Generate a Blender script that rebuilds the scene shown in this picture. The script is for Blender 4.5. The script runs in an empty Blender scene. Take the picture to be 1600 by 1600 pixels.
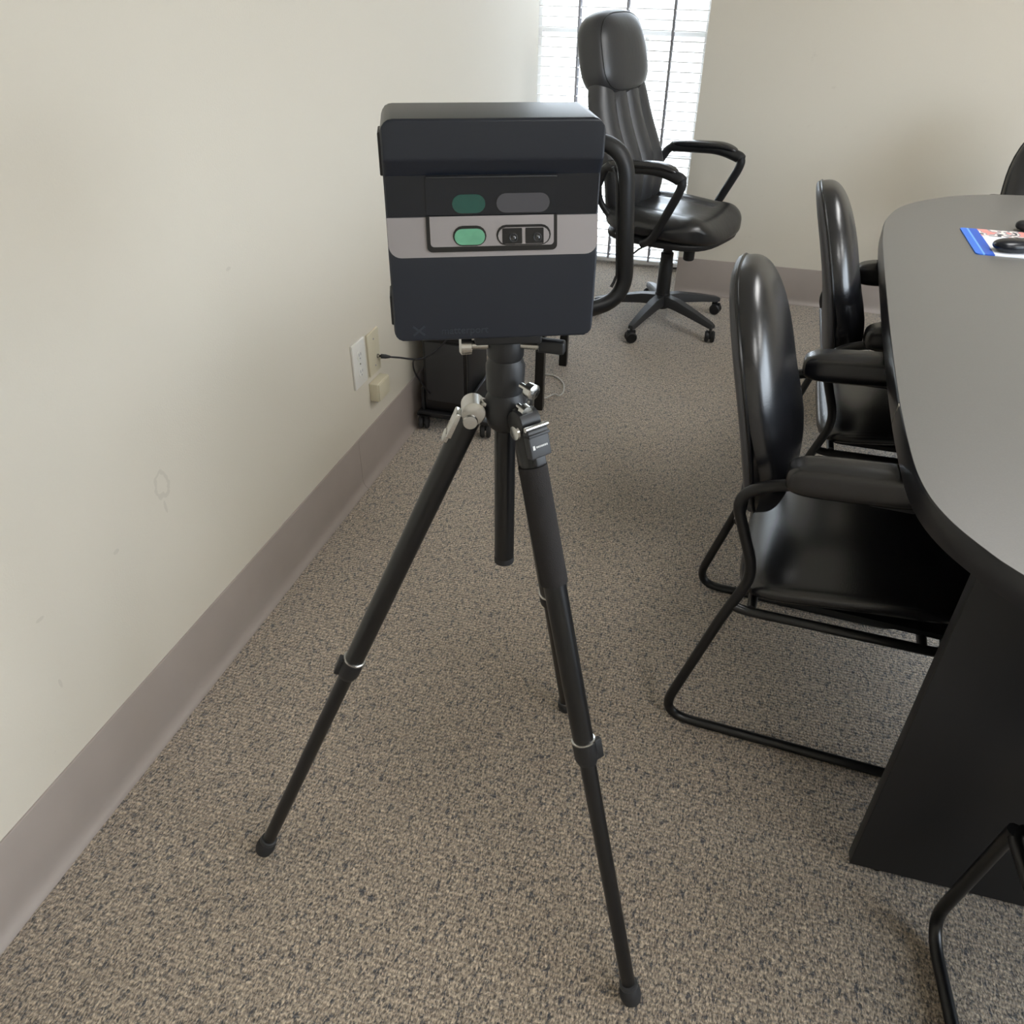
import bpy, bmesh, math, random
from math import sin, cos, pi, radians
from mathutils import Vector, Matrix
random.seed(7)

# ------------------------------------------------------------------ camera, light, exposure
SC = bpy.context.scene
COL = SC.collection
F_PX, PITCH, YAW, ROLL, CAM_H = 1250.0, 0.611, -0.269, -0.014, 1.5


def setup_camera():
    cp, sp, cy, sy = cos(PITCH), sin(PITCH), cos(YAW), sin(YAW)
    fwd = Vector((sy * cp, cy * cp, -sp))
    right = Vector((cy, -sy, 0))
    down = fwd.cross(right)
    r2 = cos(ROLL) * right + sin(ROLL) * down
    d2 = -sin(ROLL) * right + cos(ROLL) * down
    cd = bpy.data.cameras.new('camera')
    cd.sensor_width = 36.0
    cd.sensor_fit = 'HORIZONTAL'
    cd.lens = F_PX / 1600 * 36.0
    cd.clip_start = 0.02
    co = bpy.data.objects.new('camera', cd)
    m = Matrix((r2, -d2, -fwd)).transposed().to_4x4()
    m.translation = (0, 0, CAM_H)
    co.matrix_world = m
    COL.objects.link(co)
    SC.camera = co


setup_camera()
world = bpy.data.worlds.new('sky')
SC.world = world
world.use_nodes = True
bg = world.node_tree.nodes['Background']
# overcast sky above the horizon, pale ground below it
_nt = world.node_tree
_tc = _nt.nodes.new('ShaderNodeTexCoord')
_sx = _nt.nodes.new('ShaderNodeSeparateXYZ')
_rp = _nt.nodes.new('ShaderNodeValToRGB')
_mr = _nt.nodes.new('ShaderNodeMapRange')
_mr.inputs[1].default_value = -1.0
_mr.inputs[2].default_value = 1.0
_rp.color_ramp.elements[0].position = 0.48
_rp.color_ramp.elements[0].color = (0.34, 0.36, 0.37, 1)
_rp.color_ramp.elements[1].position = 0.53
_rp.color_ramp.elements[1].color = (0.80, 0.90, 1.0, 1)
_nt.links.new(_tc.outputs['Generated'], _sx.inputs[0])
_nt.links.new(_sx.outputs[2], _mr.inputs[0])
_nt.links.new(_mr.outputs[0], _rp.inputs[0])
_nt.links.new(_rp.outputs[0], bg.inputs[0])
bg.inputs[1].default_value = 10.0
FILL_LAMP = 13.0          # emission of the added, unseen ceiling panels
SC.view_settings.view_transform = 'Standard'
SC.view_settings.look = 'None'
SC.view_settings.gamma = 1.0
SC.view_settings.use_curve_mapping = False
SC.view_settings.exposure = 0.0


# ------------------------------------------------------------------ materials
def lin(c):
    out = []
    for v in c:
        v = v / 255.0
        out.append(v / 12.92 if v <= 0.04045 else ((v + 0.055) / 1.055) ** 2.4)
    return (out[0], out[1], out[2], 1.0)


def new_mat(name):
    m = bpy.data.materials.new(name)
    m.use_nodes = True
    nt = m.node_tree
    return m, nt, nt.nodes['Principled BSDF']


def mat(name, col, rough=0.5, metal=0.0, bump=0.0, scale=200.0, var=0.0, spec=0.5, coat=0.0, stretch=(1, 1, 1)):
    m, nt, b = new_mat(name)
    b.inputs['Base Color'].default_value = lin(col)
    b.inputs['Roughness'].default_value = rough
    b.inputs['Metallic'].default_value = metal
    b.inputs['Specular IOR Level'].default_value = spec
    if coat:
        b.inputs['Coat Weight'].default_value = coat
        b.inputs['Coat Roughness'].default_value = 0.15
    tc = nt.nodes.new('ShaderNodeTexCoord')
    mp = nt.nodes.new('ShaderNodeMapping')
    mp.inputs['Scale'].default_value = stretch
    nt.links.new(tc.outputs['Object'], mp.inputs[0])
    nz = nt.nodes.new('ShaderNodeTexNoise')
    nz.inputs['Scale'].default_value = scale
    nz.inputs['Detail'].default_value = 3
    nt.links.new(mp.outputs[0], nz.inputs['Vector'])
    if var:
        mx = nt.nodes.new('ShaderNodeMix')
        mx.data_type = 'RGBA'
        c = lin(col)
        mx.inputs[6].default_value = tuple(max(0, v * (1 - var)) for v in c[:3]) + (1,)
        mx.inputs[7].default_value = tuple(min(1, v * (1 + var)) for v in c[:3]) + (1,)
        nt.links.new(nz.outputs['Fac'], mx.inputs[0])
        nt.links.new(mx.outputs[2], b.inputs['Base Color'])
    if bump:
        bp = nt.nodes.new('ShaderNodeBump')
        bp.inputs['Strength'].default_value = bump
        bp.inputs['Distance'].default_value = 0.002
        nt.links.new(nz.outputs['Fac'], bp.inputs['Height'])
        nt.links.new(bp.outputs[0], b.inputs['Normal'])
    return m


def carpet_mat():
    m, nt, b = new_mat('carpet')
    N, L = nt.nodes.new, nt.links.new
    tc = N('ShaderNodeTexCoord')
    mp = N('ShaderNodeMapping')
    mp.inputs['Rotation'].default_value = (0, 0, radians(-14))
    mp.inputs['Scale'].default_value = (1.45, 0.66, 1)
    L(tc.outputs['Object'], mp.inputs[0])
    # yarn loops
    n1 = N('ShaderNodeTexNoise'); n1.inputs['Scale'].default_value = 185; n1.inputs['Detail'].default_value = 5
    n1.inputs['Roughness'].default_value = 0.62; n1.inputs['Distortion'].default_value = 0.6
    L(mp.outputs[0], n1.inputs['Vector'])
    r1 = N('ShaderNodeValToRGB')
    e = r1.color_ramp.elements
    e[0].position = 0.34; e[0].color = lin((60, 57, 54))
    e[1].position = 0.68; e[1].color = lin((228, 212, 188))
    x = e.new(0.45); x.color = lin((135, 122, 108))
    x = e.new(0.54); x.color = lin((180, 164, 144))
    L(n1.outputs['Fac'], r1.inputs[0])
    # dark slate flecks
    n2 = N('ShaderNodeTexNoise'); n2.inputs['Scale'].default_value = 70; n2.inputs['Detail'].default_value = 5
    n2.inputs['Roughness'].default_value = 0.75
    L(mp.outputs[0], n2.inputs['Vector'])
    r2 = N('ShaderNodeValToRGB')
    r2.color_ramp.elements[0].position = 0.535; r2.color_ramp.elements[0].color = (0, 0, 0, 1)
    r2.color_ramp.elements[1].position = 0.605; r2.color_ramp.elements[1].color = (1, 1, 1, 1)
    L(n2.outputs['Fac'], r2.inputs[0])
    mx = N('ShaderNodeMix'); mx.data_type = 'RGBA'; mx.blend_type = 'MIX'
    L(r2.outputs[0], mx.inputs[0]); L(r1.outputs[0], mx.inputs[6])
    mx.inputs[7].default_value = lin((64, 65, 69))
    # loop rows running across the room
    wv = N('ShaderNodeTexWave'); wv.bands_direction = 'Y'; wv.inputs['Scale'].default_value = 34
    wv.inputs['Distortion'].default_value = 5.0; wv.inputs['Detail'].default_value = 2
    wv.inputs['Detail Scale'].default_value = 3.0
    L(tc.outputs['Object'], wv.inputs['Vector'])
    mr = N('ShaderNodeMapRange'); mr.inputs[3].default_value = 0.80; mr.inputs[4].default_value = 1.12
    L(wv.outputs['Fac'], mr.inputs[0])
    mul = N('ShaderNodeMix'); mul.data_type = 'RGBA'; mul.blend_type = 'MULTIPLY'
    mul.inputs[0].default_value = 1.0
    L(mx.outputs[2], mul.inputs[6]); L(mr.outputs[0], mul.inputs[7])
    L(mul.outputs[2], b.inputs['Base Color'])
    b.inputs['Roughness'].default_value = 0.95
    b.inputs['Specular IOR Level'].default_value = 0.15
    b.inputs['Sheen Weight'].default_value = 0.6
    ad = N('ShaderNodeMath'); ad.operation = 'ADD'
    L(n1.outputs['Fac'], ad.inputs[0]); L(mr.outputs[0], ad.inputs[1])
    bp = N('ShaderNodeBump'); bp.inputs['Strength'].default_value = 0.9; bp.inputs['Distance'].default_value = 0.005
    L(ad.outputs[0], bp.inputs['Height']); L(bp.outputs[0], b.inputs['Normal'])
    return m


def wall_mat(name, col, scuffs=False):
    m, nt, b = new_mat(name)
    N, L = nt.nodes.new, nt.links.new
    tc = N('ShaderNodeTexCoord')
    n1 = N('ShaderNodeTexNoise'); n1.inputs['Scale'].default_value = 260; n1.inputs['Detail'].default_value = 3
    L(tc.outputs['Object'], n1.inputs['Vector'])
    n2 = N('ShaderNodeTexNoise'); n2.inputs['Scale'].default_value = 9; n2.inputs['Detail'].default_value = 6
    n2.inputs['Roughness'].default_value = 0.7
    L(tc.outputs['Object'], n2.inputs['Vector'])
    r = N('ShaderNodeValToRGB')
    c = lin(col)
    r.color_ramp.elements[0].position = 0.64; r.color_ramp.elements[0].color = c
    r.color_ramp.elements[1].position = 0.80; r.color_ramp.elements[1].color = (c[0] * .80, c[1] * .79, c[2] * .77, 1)
    L(n2.outputs['Fac'], r.inputs[0]); L(r.outputs[0], b.inputs['Base Color'])
    if scuffs:                      # an oval rub mark and a few short scratches left on the paint
        sp = N('ShaderNodeSeparateXYZ'); L(tc.outputs['Object'], sp.inputs[0])
        wob = N('ShaderNodeTexNoise'); wob.inputs['Scale'].default_value = 45; L(tc.outputs['Object'], wob.inputs['Vector'])

        def math(op, a_, b_):
            q = N('ShaderNodeMath'); q.operation = op
            for k_, v_ in ((0, a_), (1, b_)):
                if isinstance(v_, (int, float)): q.inputs[k_].default_value = v_
                else: L(v_, q.inputs[k_])
            return q.outputs[0]

        def oval(yc, zc, ry_, rz2, lo, hi):
            dy = math('DIVIDE', math('SUBTRACT', sp.outputs[1], yc), ry_)
            dz = math('DIVIDE', math('SUBTRACT', sp.outputs[2], zc), rz2)
            d = math('SQRT', math('ADD', math('MULTIPLY', dy, dy), math('MULTIPLY', dz, dz)), 0)
            d = math('ADD', d, math('MULTIPLY', math('SUBTRACT', wob.outputs['Fac'], 0.5), 1.1))
            return math('MULTIPLY', math('GREATER_THAN', d, lo), math('LESS_THAN', d, hi))
        tot = oval(1.170, .562, .022, .030, .72, 1.08)
        for a_ in ((1.163, .512, .005, .020), (1.003, .509, .010, .006), (.795, .509, .012, .005), (.782, .358, .004, .014), (1.546, .909, .012, .005)):
            tot = math('ADD', tot, oval(*a_, -1.0, .8))
        fac = math('MULTIPLY', tot, .13)
        mxs = N('ShaderNodeMix'); mxs.data_type = 'RGBA'
        L(fac, mxs.inputs[0]); L(r.outputs[0], mxs.inputs[6]); mxs.inputs[7].default_value = lin((110, 102, 96))
        L(mxs.outputs[2], b.inputs['Base Color'])
        r.color_ramp.elements[0].position = 0.72
    b.inputs['Roughness'].default_value = 0.62
    b.inputs['Specular IOR Level'].default_value = 0.35
    bp = N('ShaderNodeBump'); bp.inputs['Strength'].default_value = 0.18; bp.inputs['Distance'].default_value = 0.002
    L(n1.outputs['Fac'], bp.inputs['Height']); L(bp.outputs[0], b.inputs['Normal'])
    return m


def glass_mat(name, col=(255, 255, 255), rough=0.0):
    m, nt, b = new_mat(name)
    b.inputs['Base Color'].default_value = lin(col)
    b.inputs['Roughness'].default_value = rough
    b.inputs['Transmission Weight'].default_value = 1.0
    b.inputs['IOR'].default_value = 1.01
    return m


def emit_mat(name, col, strength):
    m, nt, b = new_mat(name)
    b.inputs['Base Color'].default_value = (0.9, 0.9, 0.9, 1)
    b.inputs['Emission Color'].default_value = lin(col)
    b.inputs['Emission Strength'].default_value = strength
    return m


def pad_mat():
    """printed mouse mat: blue border, pale stripe, white field with a small photo strip"""
    m, nt, b = new_mat('mouse_mat_print')
    N, L = nt.nodes.new, nt.links.new
    tc = N('ShaderNodeTexCoord'); sx = N('ShaderNodeSeparateXYZ')
    L(tc.outputs['Object'], sx.inputs[0])

    def ramp(src, stops):
        r = N('ShaderNodeValToRGB'); r.color_ramp.interpolation = 'CONSTANT'
        e = r.color_ramp.elements
        e[0].position = stops[0][0]; e[0].color = lin(stops[0][1])
        e[1].position = stops[1][0]; e[1].color = lin(stops[1][1])
        for p_, c_ in stops[2:]:
            q = e.new(p_); q.color = lin(c_)
        L(src, r.inputs[0])
        return r.outputs[0]
    mr = N('ShaderNodeMapRange'); mr.inputs[1].default_value = -0.13; mr.inputs[2].default_value = 0.13
    L(sx.outputs[0], mr.inputs[0])
    c1 = ramp(mr.outputs[0], [(0, (62, 120, 224)), (0.105, (120, 178, 240)), (0.125, (52, 96, 200)), (0.22, (236, 240, 248))])
    nz = N('ShaderNodeTexNoise'); nz.inputs['Scale'].default_value = 26; nz.inputs['Detail'].default_value = 1
    L(tc.outputs['Object'], nz.inputs['Vector'])
    c2 = ramp(nz.outputs['Fac'], [(0, (60, 62, 70)), (0.42, (236, 226, 222)), (0.50, (150, 150, 158)), (0.56, (232, 150, 142))])
    gx = N('ShaderNodeMath'); gx.operation = 'GREATER_THAN'; gx.inputs[1].default_value = -0.073
    L(sx.outputs[0], gx.inputs[0])
    gy = N('ShaderNodeMath'); gy.operation = 'GREATER_THAN'; gy.inputs[1].default_value = 0.06
    L(sx.outputs[1], gy.inputs[0])
    mu = N('ShaderNodeMath'); mu.operation = 'MULTIPLY'
    L(gx.outputs[0], mu.inputs[0]); L(gy.outputs[0], mu.inputs[1])
    mx = N('ShaderNodeMix'); mx.data_type = 'RGBA'
    L(mu.outputs[0], mx.inputs[0]); L(c1, mx.inputs[6]); L(c2, mx.inputs[7])
    L(mx.outputs[2], b.inputs['Base Color'])
    b.inputs['Roughness'].default_value = 0.5
    return m


M = {}
M['carpet'] = carpet_mat()
M['wall'] = wall_mat('wall_paint', (211, 205, 192))
M['wall_scuffed'] = wall_mat('scuffed_wall_paint', (211, 205, 192), True)
M['ceiling'] = mat('ceiling_tile', (225, 222, 214), 0.9, bump=0.3, scale=60)
M['vinyl'] = mat('vinyl_base', (156, 146, 140), 0.42, var=0.05, scale=12)
M['leather'] = mat('black_leather', (18, 19, 23), 0.27, bump=0.08, scale=330, spec=0.8)
M['leather_soft'] = mat('creased_leather', (46, 47, 51), 0.38, bump=0.22, scale=60, spec=0.8, stretch=(1, 1, 0.35))
M['leather_seat'] = mat('wrinkled_seat_leather', (26, 27, 30), 0.30, bump=0.55, scale=16, spec=0.8, stretch=(1, 2.2, 1))
M['black_tube'] = mat('black_powder_coat', (13, 13, 15), 0.33, bump=0.02, scale=500)
M['black_plastic'] = mat('black_plastic', (24, 25, 28), 0.48, bump=0.04, scale=600)
M['dark_grey'] = mat('dark_grey_plastic', (48, 49, 52), 0.5, bump=0.03, scale=500)
M['shell'] = mat('grey_shell', (70, 70, 74), 0.45, bump=0.05, scale=400)
M['scan_body'] = mat('matte_charcoal', (25, 31, 42), 0.36, bump=0.05, scale=900, spec=0.5)
M['scan_silver'] = mat('silver_plastic', (150, 146, 148), 0.4, metal=0.35, bump=0.02, scale=900)
M['gloss_black'] = mat('gloss_black', (17, 21, 29), 0.24, spec=0.4, scale=10, var=0.02)
M['rim_black'] = mat('rim_black', (10, 11, 14), 0.3, bump=0.01, scale=500)
M['green_glass'] = mat('green_filter', (92, 158, 128), 0.10, var=0.25, scale=60, coat=1.0)
M['green_dim'] = mat('green_filter_dim', (26, 74, 66), 0.2, var=0.15, scale=60)
M['smoke'] = mat('smoke_window', (70, 70, 76), 0.2, var=0.05, scale=40)
M['chrome'] = mat('cast_alloy', (198, 198, 196), 0.22, metal=1.0, bump=0.02, scale=200)
M['foam'] = mat('foam_grip', (46, 44, 44), 0.95, bump=0.5, scale=700, spec=0.2)
M['rubber'] = mat('rubber', (34, 34, 36), 0.7, bump=0.05, scale=300)
M['laminate'] = mat('charcoal_laminate', (106, 104, 101), 0.38, var=0.10, scale=420, bump=0.03, spec=0.5)
M['edge'] = mat('edge_band', (26, 26, 30), 0.28, bump=0.01, scale=300)
M['panel'] = mat('panel_laminate', (20, 21, 25), 0.5, var=0.08, scale=300)
M['white_plastic'] = mat('white_plastic', (224, 223, 218), 0.35, scale=10, var=0.01)
M['ivory_plastic'] = mat('ivory_plastic', (206, 199, 176), 0.4, scale=10, var=0.02)
M['slat'] = mat('white_slat', (240, 240, 240), 0.5, scale=20, var=0.01)
M['frame_white'] = mat('window_frame_white', (225, 224, 222), 0.5, scale=20, var=0.01)
M['cord_white'] = mat('white_cord', (205, 203, 198), 0.6, scale=100, var=0.03)
M['cord_black'] = mat('black_cord', (20, 20, 24), 0.45, scale=100, var=0.03)
M['ladder'] = mat('ladder_tape', (150, 150, 156), 0.8, scale=300, var=0.05)
M['glass'] = glass_mat('window_glass')
M['mat_print'] = pad_mat()
M['lettering'] = mat('dim_lettering', (44, 50, 60), 0.45, scale=100, var=0.02)
M['white_print'] = mat('white_print', (200, 200, 200), 0.5, scale=100, var=0.02)
M['fill_diffuser'] = emit_mat('fill_diffuser', (255, 254, 252), FILL_LAMP)
M['lens'] = mat('lens_glass', (30, 32, 36), 0.05, spec=0.9, scale=10, var=0.02)
M['pale_matte'] = mat('pale_matte', (176, 170, 156), 0.6, scale=40, var=0.03)


# ------------------------------------------------------------------ mesh helpers
class MB:
    def __init__(s):
        s.v, s.f = [], []

    def add(s, vs, fs):
        o = len(s.v)
        s.v += [tuple(x) for x in vs]
        s.f += [tuple(i + o for i in f) for f in fs]
        return s

    def xf(s, m):
        s.v = [tuple(m @ Vector(x)) for x in s.v]
        return s

    def mesh(s, name, material, sharp=38):
        me = bpy.data.meshes.new(name)
        me.from_pydata(s.v, [], s.f)
        bm = bmesh.new(); bm.from_mesh(me)
        bmesh.ops.remove_doubles(bm, verts=bm.verts, dist=1e-6)
        bmesh.ops.recalc_face_normals(bm, faces=bm.faces)
        bm.to_mesh(me); bm.free()
        me.materials.append(M[material] if isinstance(material, str) else material)
        for p_ in me.polygons:
            p_.use_smooth = True
        me.set_sharp_from_angle(angle=radians(sharp))
        return me

    def build(s, name, material, parent=None, sharp=38):
        o = bpy.data.objects.new(name, s.mesh(name, material, sharp))
        COL.objects.link(o)
        o.parent = parent
        return o


def box(c, h, bev=0.0, m=None):
    """bevelled box: centre, half sizes"""
    mb = MB()
    bm = bmesh.new()
    bmesh.ops.create_cube(bm, size=2)
    for v in bm.verts:
        v.co = Vector((v.co.x * h[0], v.co.y * h[1], v.co.z * h[2]))
    if bev:
        bmesh.ops.bevel(bm, geom=list(bm.edges), offset=bev, segments=3, profile=0.5, affect='EDGES')
    bm.verts.index_update()
    vs = [(v.co + Vector(c)) for v in bm.verts]
    if m is not None:
        vs = [m @ v for v in vs]
    fs = [[v.index for v in f.verts] for f in bm.faces]
    bm.free()
    return mb.add(vs, fs)


def loft(rings, caps=True, closed=False):
    mb = MB()
    n = len(rings[0])
    vs = [p_ for r in rings for p_ in r]
    fs = []
    k = len(rings)
    for i in range(k if closed else k - 1):
        j = (i + 1) % k
        for a in range(n):
            b = (a + 1) % n
            fs.append((i * n + a, i * n + b, j * n + b, j * n + a))
    if caps and not closed:
        fs.append(tuple(range(n)))
        fs.append(tuple(range((k - 1) * n, k * n)))
    return mb.add(vs, fs)


def fillet(pts, rad, seg=6, closed=False):
    P = [Vector(p_) for p_ in pts]
    n = len(P)
    out = []
    for i in range(n):
        if not closed and i in (0, n - 1):
            out.append(P[i]); continue
        a, b, c = P[i - 1], P[i], P[(i + 1) % n]
        r = rad[i] if isinstance(rad, (list, tuple)) else rad
        d1, d2 = (a - b), (c - b)
        r_ = min(r, d1.length * .49, d2.length * .49)
        if r_ < 1e-5:
            out.append(b); continue
        s, e = b + d1.normalized() * r_, b + d2.normalized() * r_
        for k in range(seg + 1):
            t = k / seg
            out.append((1 - t) ** 2 * s + 2 * t * (1 - t) * b + t * t * e)
    return out


def tube(pts, r, seg=10, closed=False, flat=1.0):
    """sweep a circle of radius r (number or list) along pts"""
    P = [Vector(p_) for p_ in pts]
    n = len(P)
    T = []
    for i in range(n):
        if closed:
            t = P[(i + 1) % n] - P[i - 1]
        else:
            t = P[min(i + 1, n - 1)] - P[max(i - 1, 0)]
        T.append(t.normalized())
    up = Vector((0, 0, 1)) if abs(T[0].z) < .9 else Vector((0, 1, 0))
    u = T[0].cross(up).normalized()
    rings = []
    for i in range(n):
        u = (u - T[i] * u.dot(T[i]))
        if u.length < 1e-6:
            u = T[i].orthogonal()
        u.normalize()
        w = T[i].cross(u)
        rr = r[i] if isinstance(r, (list, tuple)) else r
        rings.append([P[i] + (u * cos(2 * pi * k / seg) + w * sin(2 * pi * k / seg) * flat) * rr for k in range(seg)])
    return loft(rings, True, closed)


def rod(a, b, r0, r1=None, seg=14):
    return tube([a, b], [r0, r0 if r1 is None else r1], seg)


def axis_lathe(prof, a, d, seg=20):
    """prof: (radius, distance along d) from point a along direction d"""
    a, d = Vector(a), Vector(d).normalized()
    u = d.orthogonal().normalized(); w = d.cross(u)
    rings = [[a + d * h + (u * cos(2 * pi * k / seg) + w * sin(2 * pi * k / seg)) * max(r, 1e-4) for k in range(seg)] for r, h in prof]
    return loft(rings)


def pbox(half, p1=4, p2=4, n=12, fn=None):
    """soft rounded block: p1 rounds the outline in the first two axes, p2 the thickness"""
    mb = MB()
    vs, fs = [], []
    for ax in range(3):
        for sgn in (-1, 1):
            base = len(vs)
            for i in range(n + 1):
                for j in range(n + 1):
                    a, b = 2 * i / n - 1, 2 * j / n - 1
                    a, b = sin(a * pi / 2) * .35 + a * .65, sin(b * pi / 2) * .35 + b * .65
                    q = [0, 0, 0]
                    q[ax] = sgn; q[(ax + 1) % 3] = a; q[(ax + 2) % 3] = b
                    r = (abs(q[0]) ** p1 + abs(q[1]) ** p1) ** (1 / p1)
                    nn = (r ** p2 + abs(q[2]) ** p2) ** (1 / p2)
                    s = 1 / nn
                    co = Vector((q[0] * s * half[0], q[1] * s * half[1], q[2] * s * half[2]))
                    if fn:
                        co = fn(co)
                    vs.append(co)
            for i in range(n):
                for j in range(n):
                    k = base + i * (n + 1) + j
                    fs.append((k, k + 1, k + n + 2, k + n + 1))
    return mb.add(vs, fs)


def prism(poly, z0, z1):
    """extrude a plan polygon"""
    n = len(poly)
    return loft([[(x, y, z0) for x, y in poly], [(x, y, z1) for x, y in poly]])


def rrect(w, h, r, seg=5, cx=0, cy=0):
    out = []
    for sx, sy, a0 in ((1, 1, 0), (-1, 1, 90), (-1, -1, 180), (1, -1, 270)):
        for k in range(seg + 1):
            a = radians(a0 + 90 * k / seg)
            out.append((cx + sx * (w - r) + r * cos(a), cy + sy * (h - r) + r * sin(a)))
    return out


def catmull(pts, sub=6):
    P = [Vector(p_) for p_ in pts]
    out = []
    for i in range(len(P) - 1):
        p0, p1, p2, p3 = P[max(i - 1, 0)], P[i], P[i + 1], P[min(i + 2, len(P) - 1)]
        for k in range(sub):
            t = k / sub
            out.append(0.5 * ((2 * p1) + (-p0 + p2) * t + (2 * p0 - 5 * p1 + 4 * p2 - p3) * t * t + (-p0 + 3 * p1 - 3 * p2 + p3) * t ** 3))
    out.append(P[-1])
    return out


def tag(o, label=None, cat=None, group=None, kind=None):
    if label: o['label'] = label
    if cat: o['category'] = cat
    if group: o['group'] = group
    if kind: o['kind'] = kind
    return o


def thing(name, label, cat, loc=(0, 0, 0), rz=0.0, group=None):
    o = bpy.data.objects.new(name, None)
    o.empty_display_size = 0.1
    COL.objects.link(o)
    o.location = loc
    o.rotation_euler = (0, 0, rz)
    return tag(o, label, cat, group)


def copy_tree(o, parent=None):
    c = o.copy()
    COL.objects.link(c)
    c.parent = parent
    for ch in list(o.children):
        copy_tree(ch, c)
    return c


def text_mesh(body, size, name, material, m, parent, depth=0.0004):
    cu = bpy.data.curves.new(name, 'FONT')
    cu.body = body; cu.size = size; cu.extrude = depth
    t = bpy.data.objects.new(name, cu)
    COL.objects.link(t)
    dg = bpy.context.evaluated_depsgraph_get()
    me = bpy.data.meshes.new_from_object(t.evaluated_get(dg))
    bpy.data.objects.remove(t)
    me.transform(m)
    me.materials.clear(); me.materials.append(M[material])
    o = bpy.data.objects.new(name, me)
    COL.objects.link(o); o.parent = parent
    return o


# ------------------------------------------------------------------ the room
XL, YB, XR, YF, ZC = -1.095, 4.331, 3.0, -2.2, 2.55
WX1, YW, XA = -0.300, 4.72, -1.22        # window recess: right edge, plane of the window
tag(box(((XL + XR) / 2, (YF + YW + .3) / 2, -0.05), ((XR - XL) / 2 + .2, (YW + .3 - YF) / 2 + .2, 0.05)).build('floor', 'carpet'),
    'mottled beige and slate loop-pile carpet', None, None, 'structure')
tag(box(((XL + XR) / 2, (YF + YB) / 2, ZC + .05), ((XR - XL) / 2 + .2, (YB - YF) / 2 + .9, 0.05)).build('ceiling', 'ceiling'), None, None, None, 'structure')
tag(box((XL - .06, (YF + YB) / 2, ZC / 2), (.06, (YB - YF) / 2, ZC / 2)).build('wall_left', 'wall_scuffed'), 'cream painted wall with faint scuffs', None, None, 'structure')
# back wall: solid right of the window, header above it
WTOP = 2.15
wb = box(((WX1 + XR) / 2, YB + .22, ZC / 2), ((XR - WX1) / 2, .22, ZC / 2))
wb.add(*(lambda b: (b.v, b.f))(box((XA - .06, YB + .22, ZC / 2), (.06, .30, ZC / 2))))
wb.add(*(lambda b: (b.v, b.f))(box(((XA + WX1) / 2, YB + .22, (ZC + WTOP) / 2), ((WX1 - XA) / 2, .22, (ZC - WTOP) / 2))))
tag(wb.build('wall_back', 'wall'), 'beige painted wall beside the window', None, None, 'structure')
wr = MB()
RY0, RY1, RZ0, RZ1 = -0.6, 2.4, 0.45, 2.05      # side window added out of view to light the near half of the room
for c_, h_ in (((XR + .06, (YF + RY0) / 2 - .05, ZC / 2), (.06, (RY0 - YF) / 2 + .05, ZC / 2)), ((XR + .06, (RY1 + YB) / 2 + .15, ZC / 2), (.06, (YB - RY1) / 2 + .15, ZC / 2)),
               ((XR + .06, (RY0 + RY1) / 2, RZ0 / 2), (.06, (RY1 - RY0) / 2, RZ0 / 2)), ((XR + .06, (RY0 + RY1) / 2, (RZ1 + ZC) / 2), (.06, (RY1 - RY0) / 2, (ZC - RZ1) / 2))):
    b_ = box(c_, h_)
    wr.add(b_.v, b_.f)
tag(wr.build('wall_right', 'wall'), None, None, None, 'structure')
w2 = tag(bpy.data.objects.new('added_side_window', None), 'added side window, out of view, lighting the meeting room', None, None, 'structure')
COL.objects.link(w2); w2.location = (XR + .06, (RY0 + RY1) / 2, (RZ0 + RZ1) / 2)
ry, rz_ = (RY1 - RY0) / 2, (RZ1 - RZ0) / 2
for c_, h_ in (((0, -ry + .02, 0), (.03, .02, rz_)), ((0, ry - .02, 0), (.03, .02, rz_)), ((0, 0, 0), (.025, .02, rz_ - .04)),
               ((0, 0, -rz_ + .02), (.03, ry - .04, .02)), ((0, 0, rz_ - .02), (.03, ry - .04, .02))):
    box(c_, h_, .002).build('frame_bar', 'frame_white', w2)
tag(box(((XL + XR) / 2, YF - .06, ZC / 2), ((XR - XL) / 2 + .1, .06, ZC / 2)).build('wall_front', 'wall'), None, None, None, 'structure')


def cove(a, b, nrm, hgt=0.185):
    """vinyl cove base between plan points a and b; nrm points into the room"""
    prof = [(0.0, 0), (0.022, 0), (0.022, 0.003), (0.016, 0.007), (0.010, 0.014), (0.0065, 0.024), (0.005, 0.036), (0.005, hgt - .002), (0.0035, hgt), (0, hgt)]
    A, B, n = Vector((a[0], a[1], 0)), Vector((b[0], b[1], 0)), Vector((nrm[0], nrm[1], 0))
    return loft([[q + n * d + Vector((0, 0, z)) for d, z in prof] for q in (A, B)])


bl = tag(bpy.data.objects.new('baseboard_left', None), None, None, None, 'structure'); COL.objects.link(bl)
ys = [YF, -1.2, 0.42, 2.055, 3.69, YB]
for i in range(len(ys) - 1):
    cove((XL, ys[i] + .0008), (XL, ys[i + 1] - .0008), (1, 0)).build('baseboard_section', 'vinyl', bl, 60)
bb = tag(bpy.data.objects.new('baseboard_back', None), None, None, None, 'structure'); COL.objects.link(bb)
xs = [WX1, 0.92, 2.14, XR]
for i in range(3):
    cove((xs[i] + .0008, YB), (xs[i + 1] - .0008, YB), (0, -1)).build('baseboard_section', 'vinyl', bb, 60)

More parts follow.
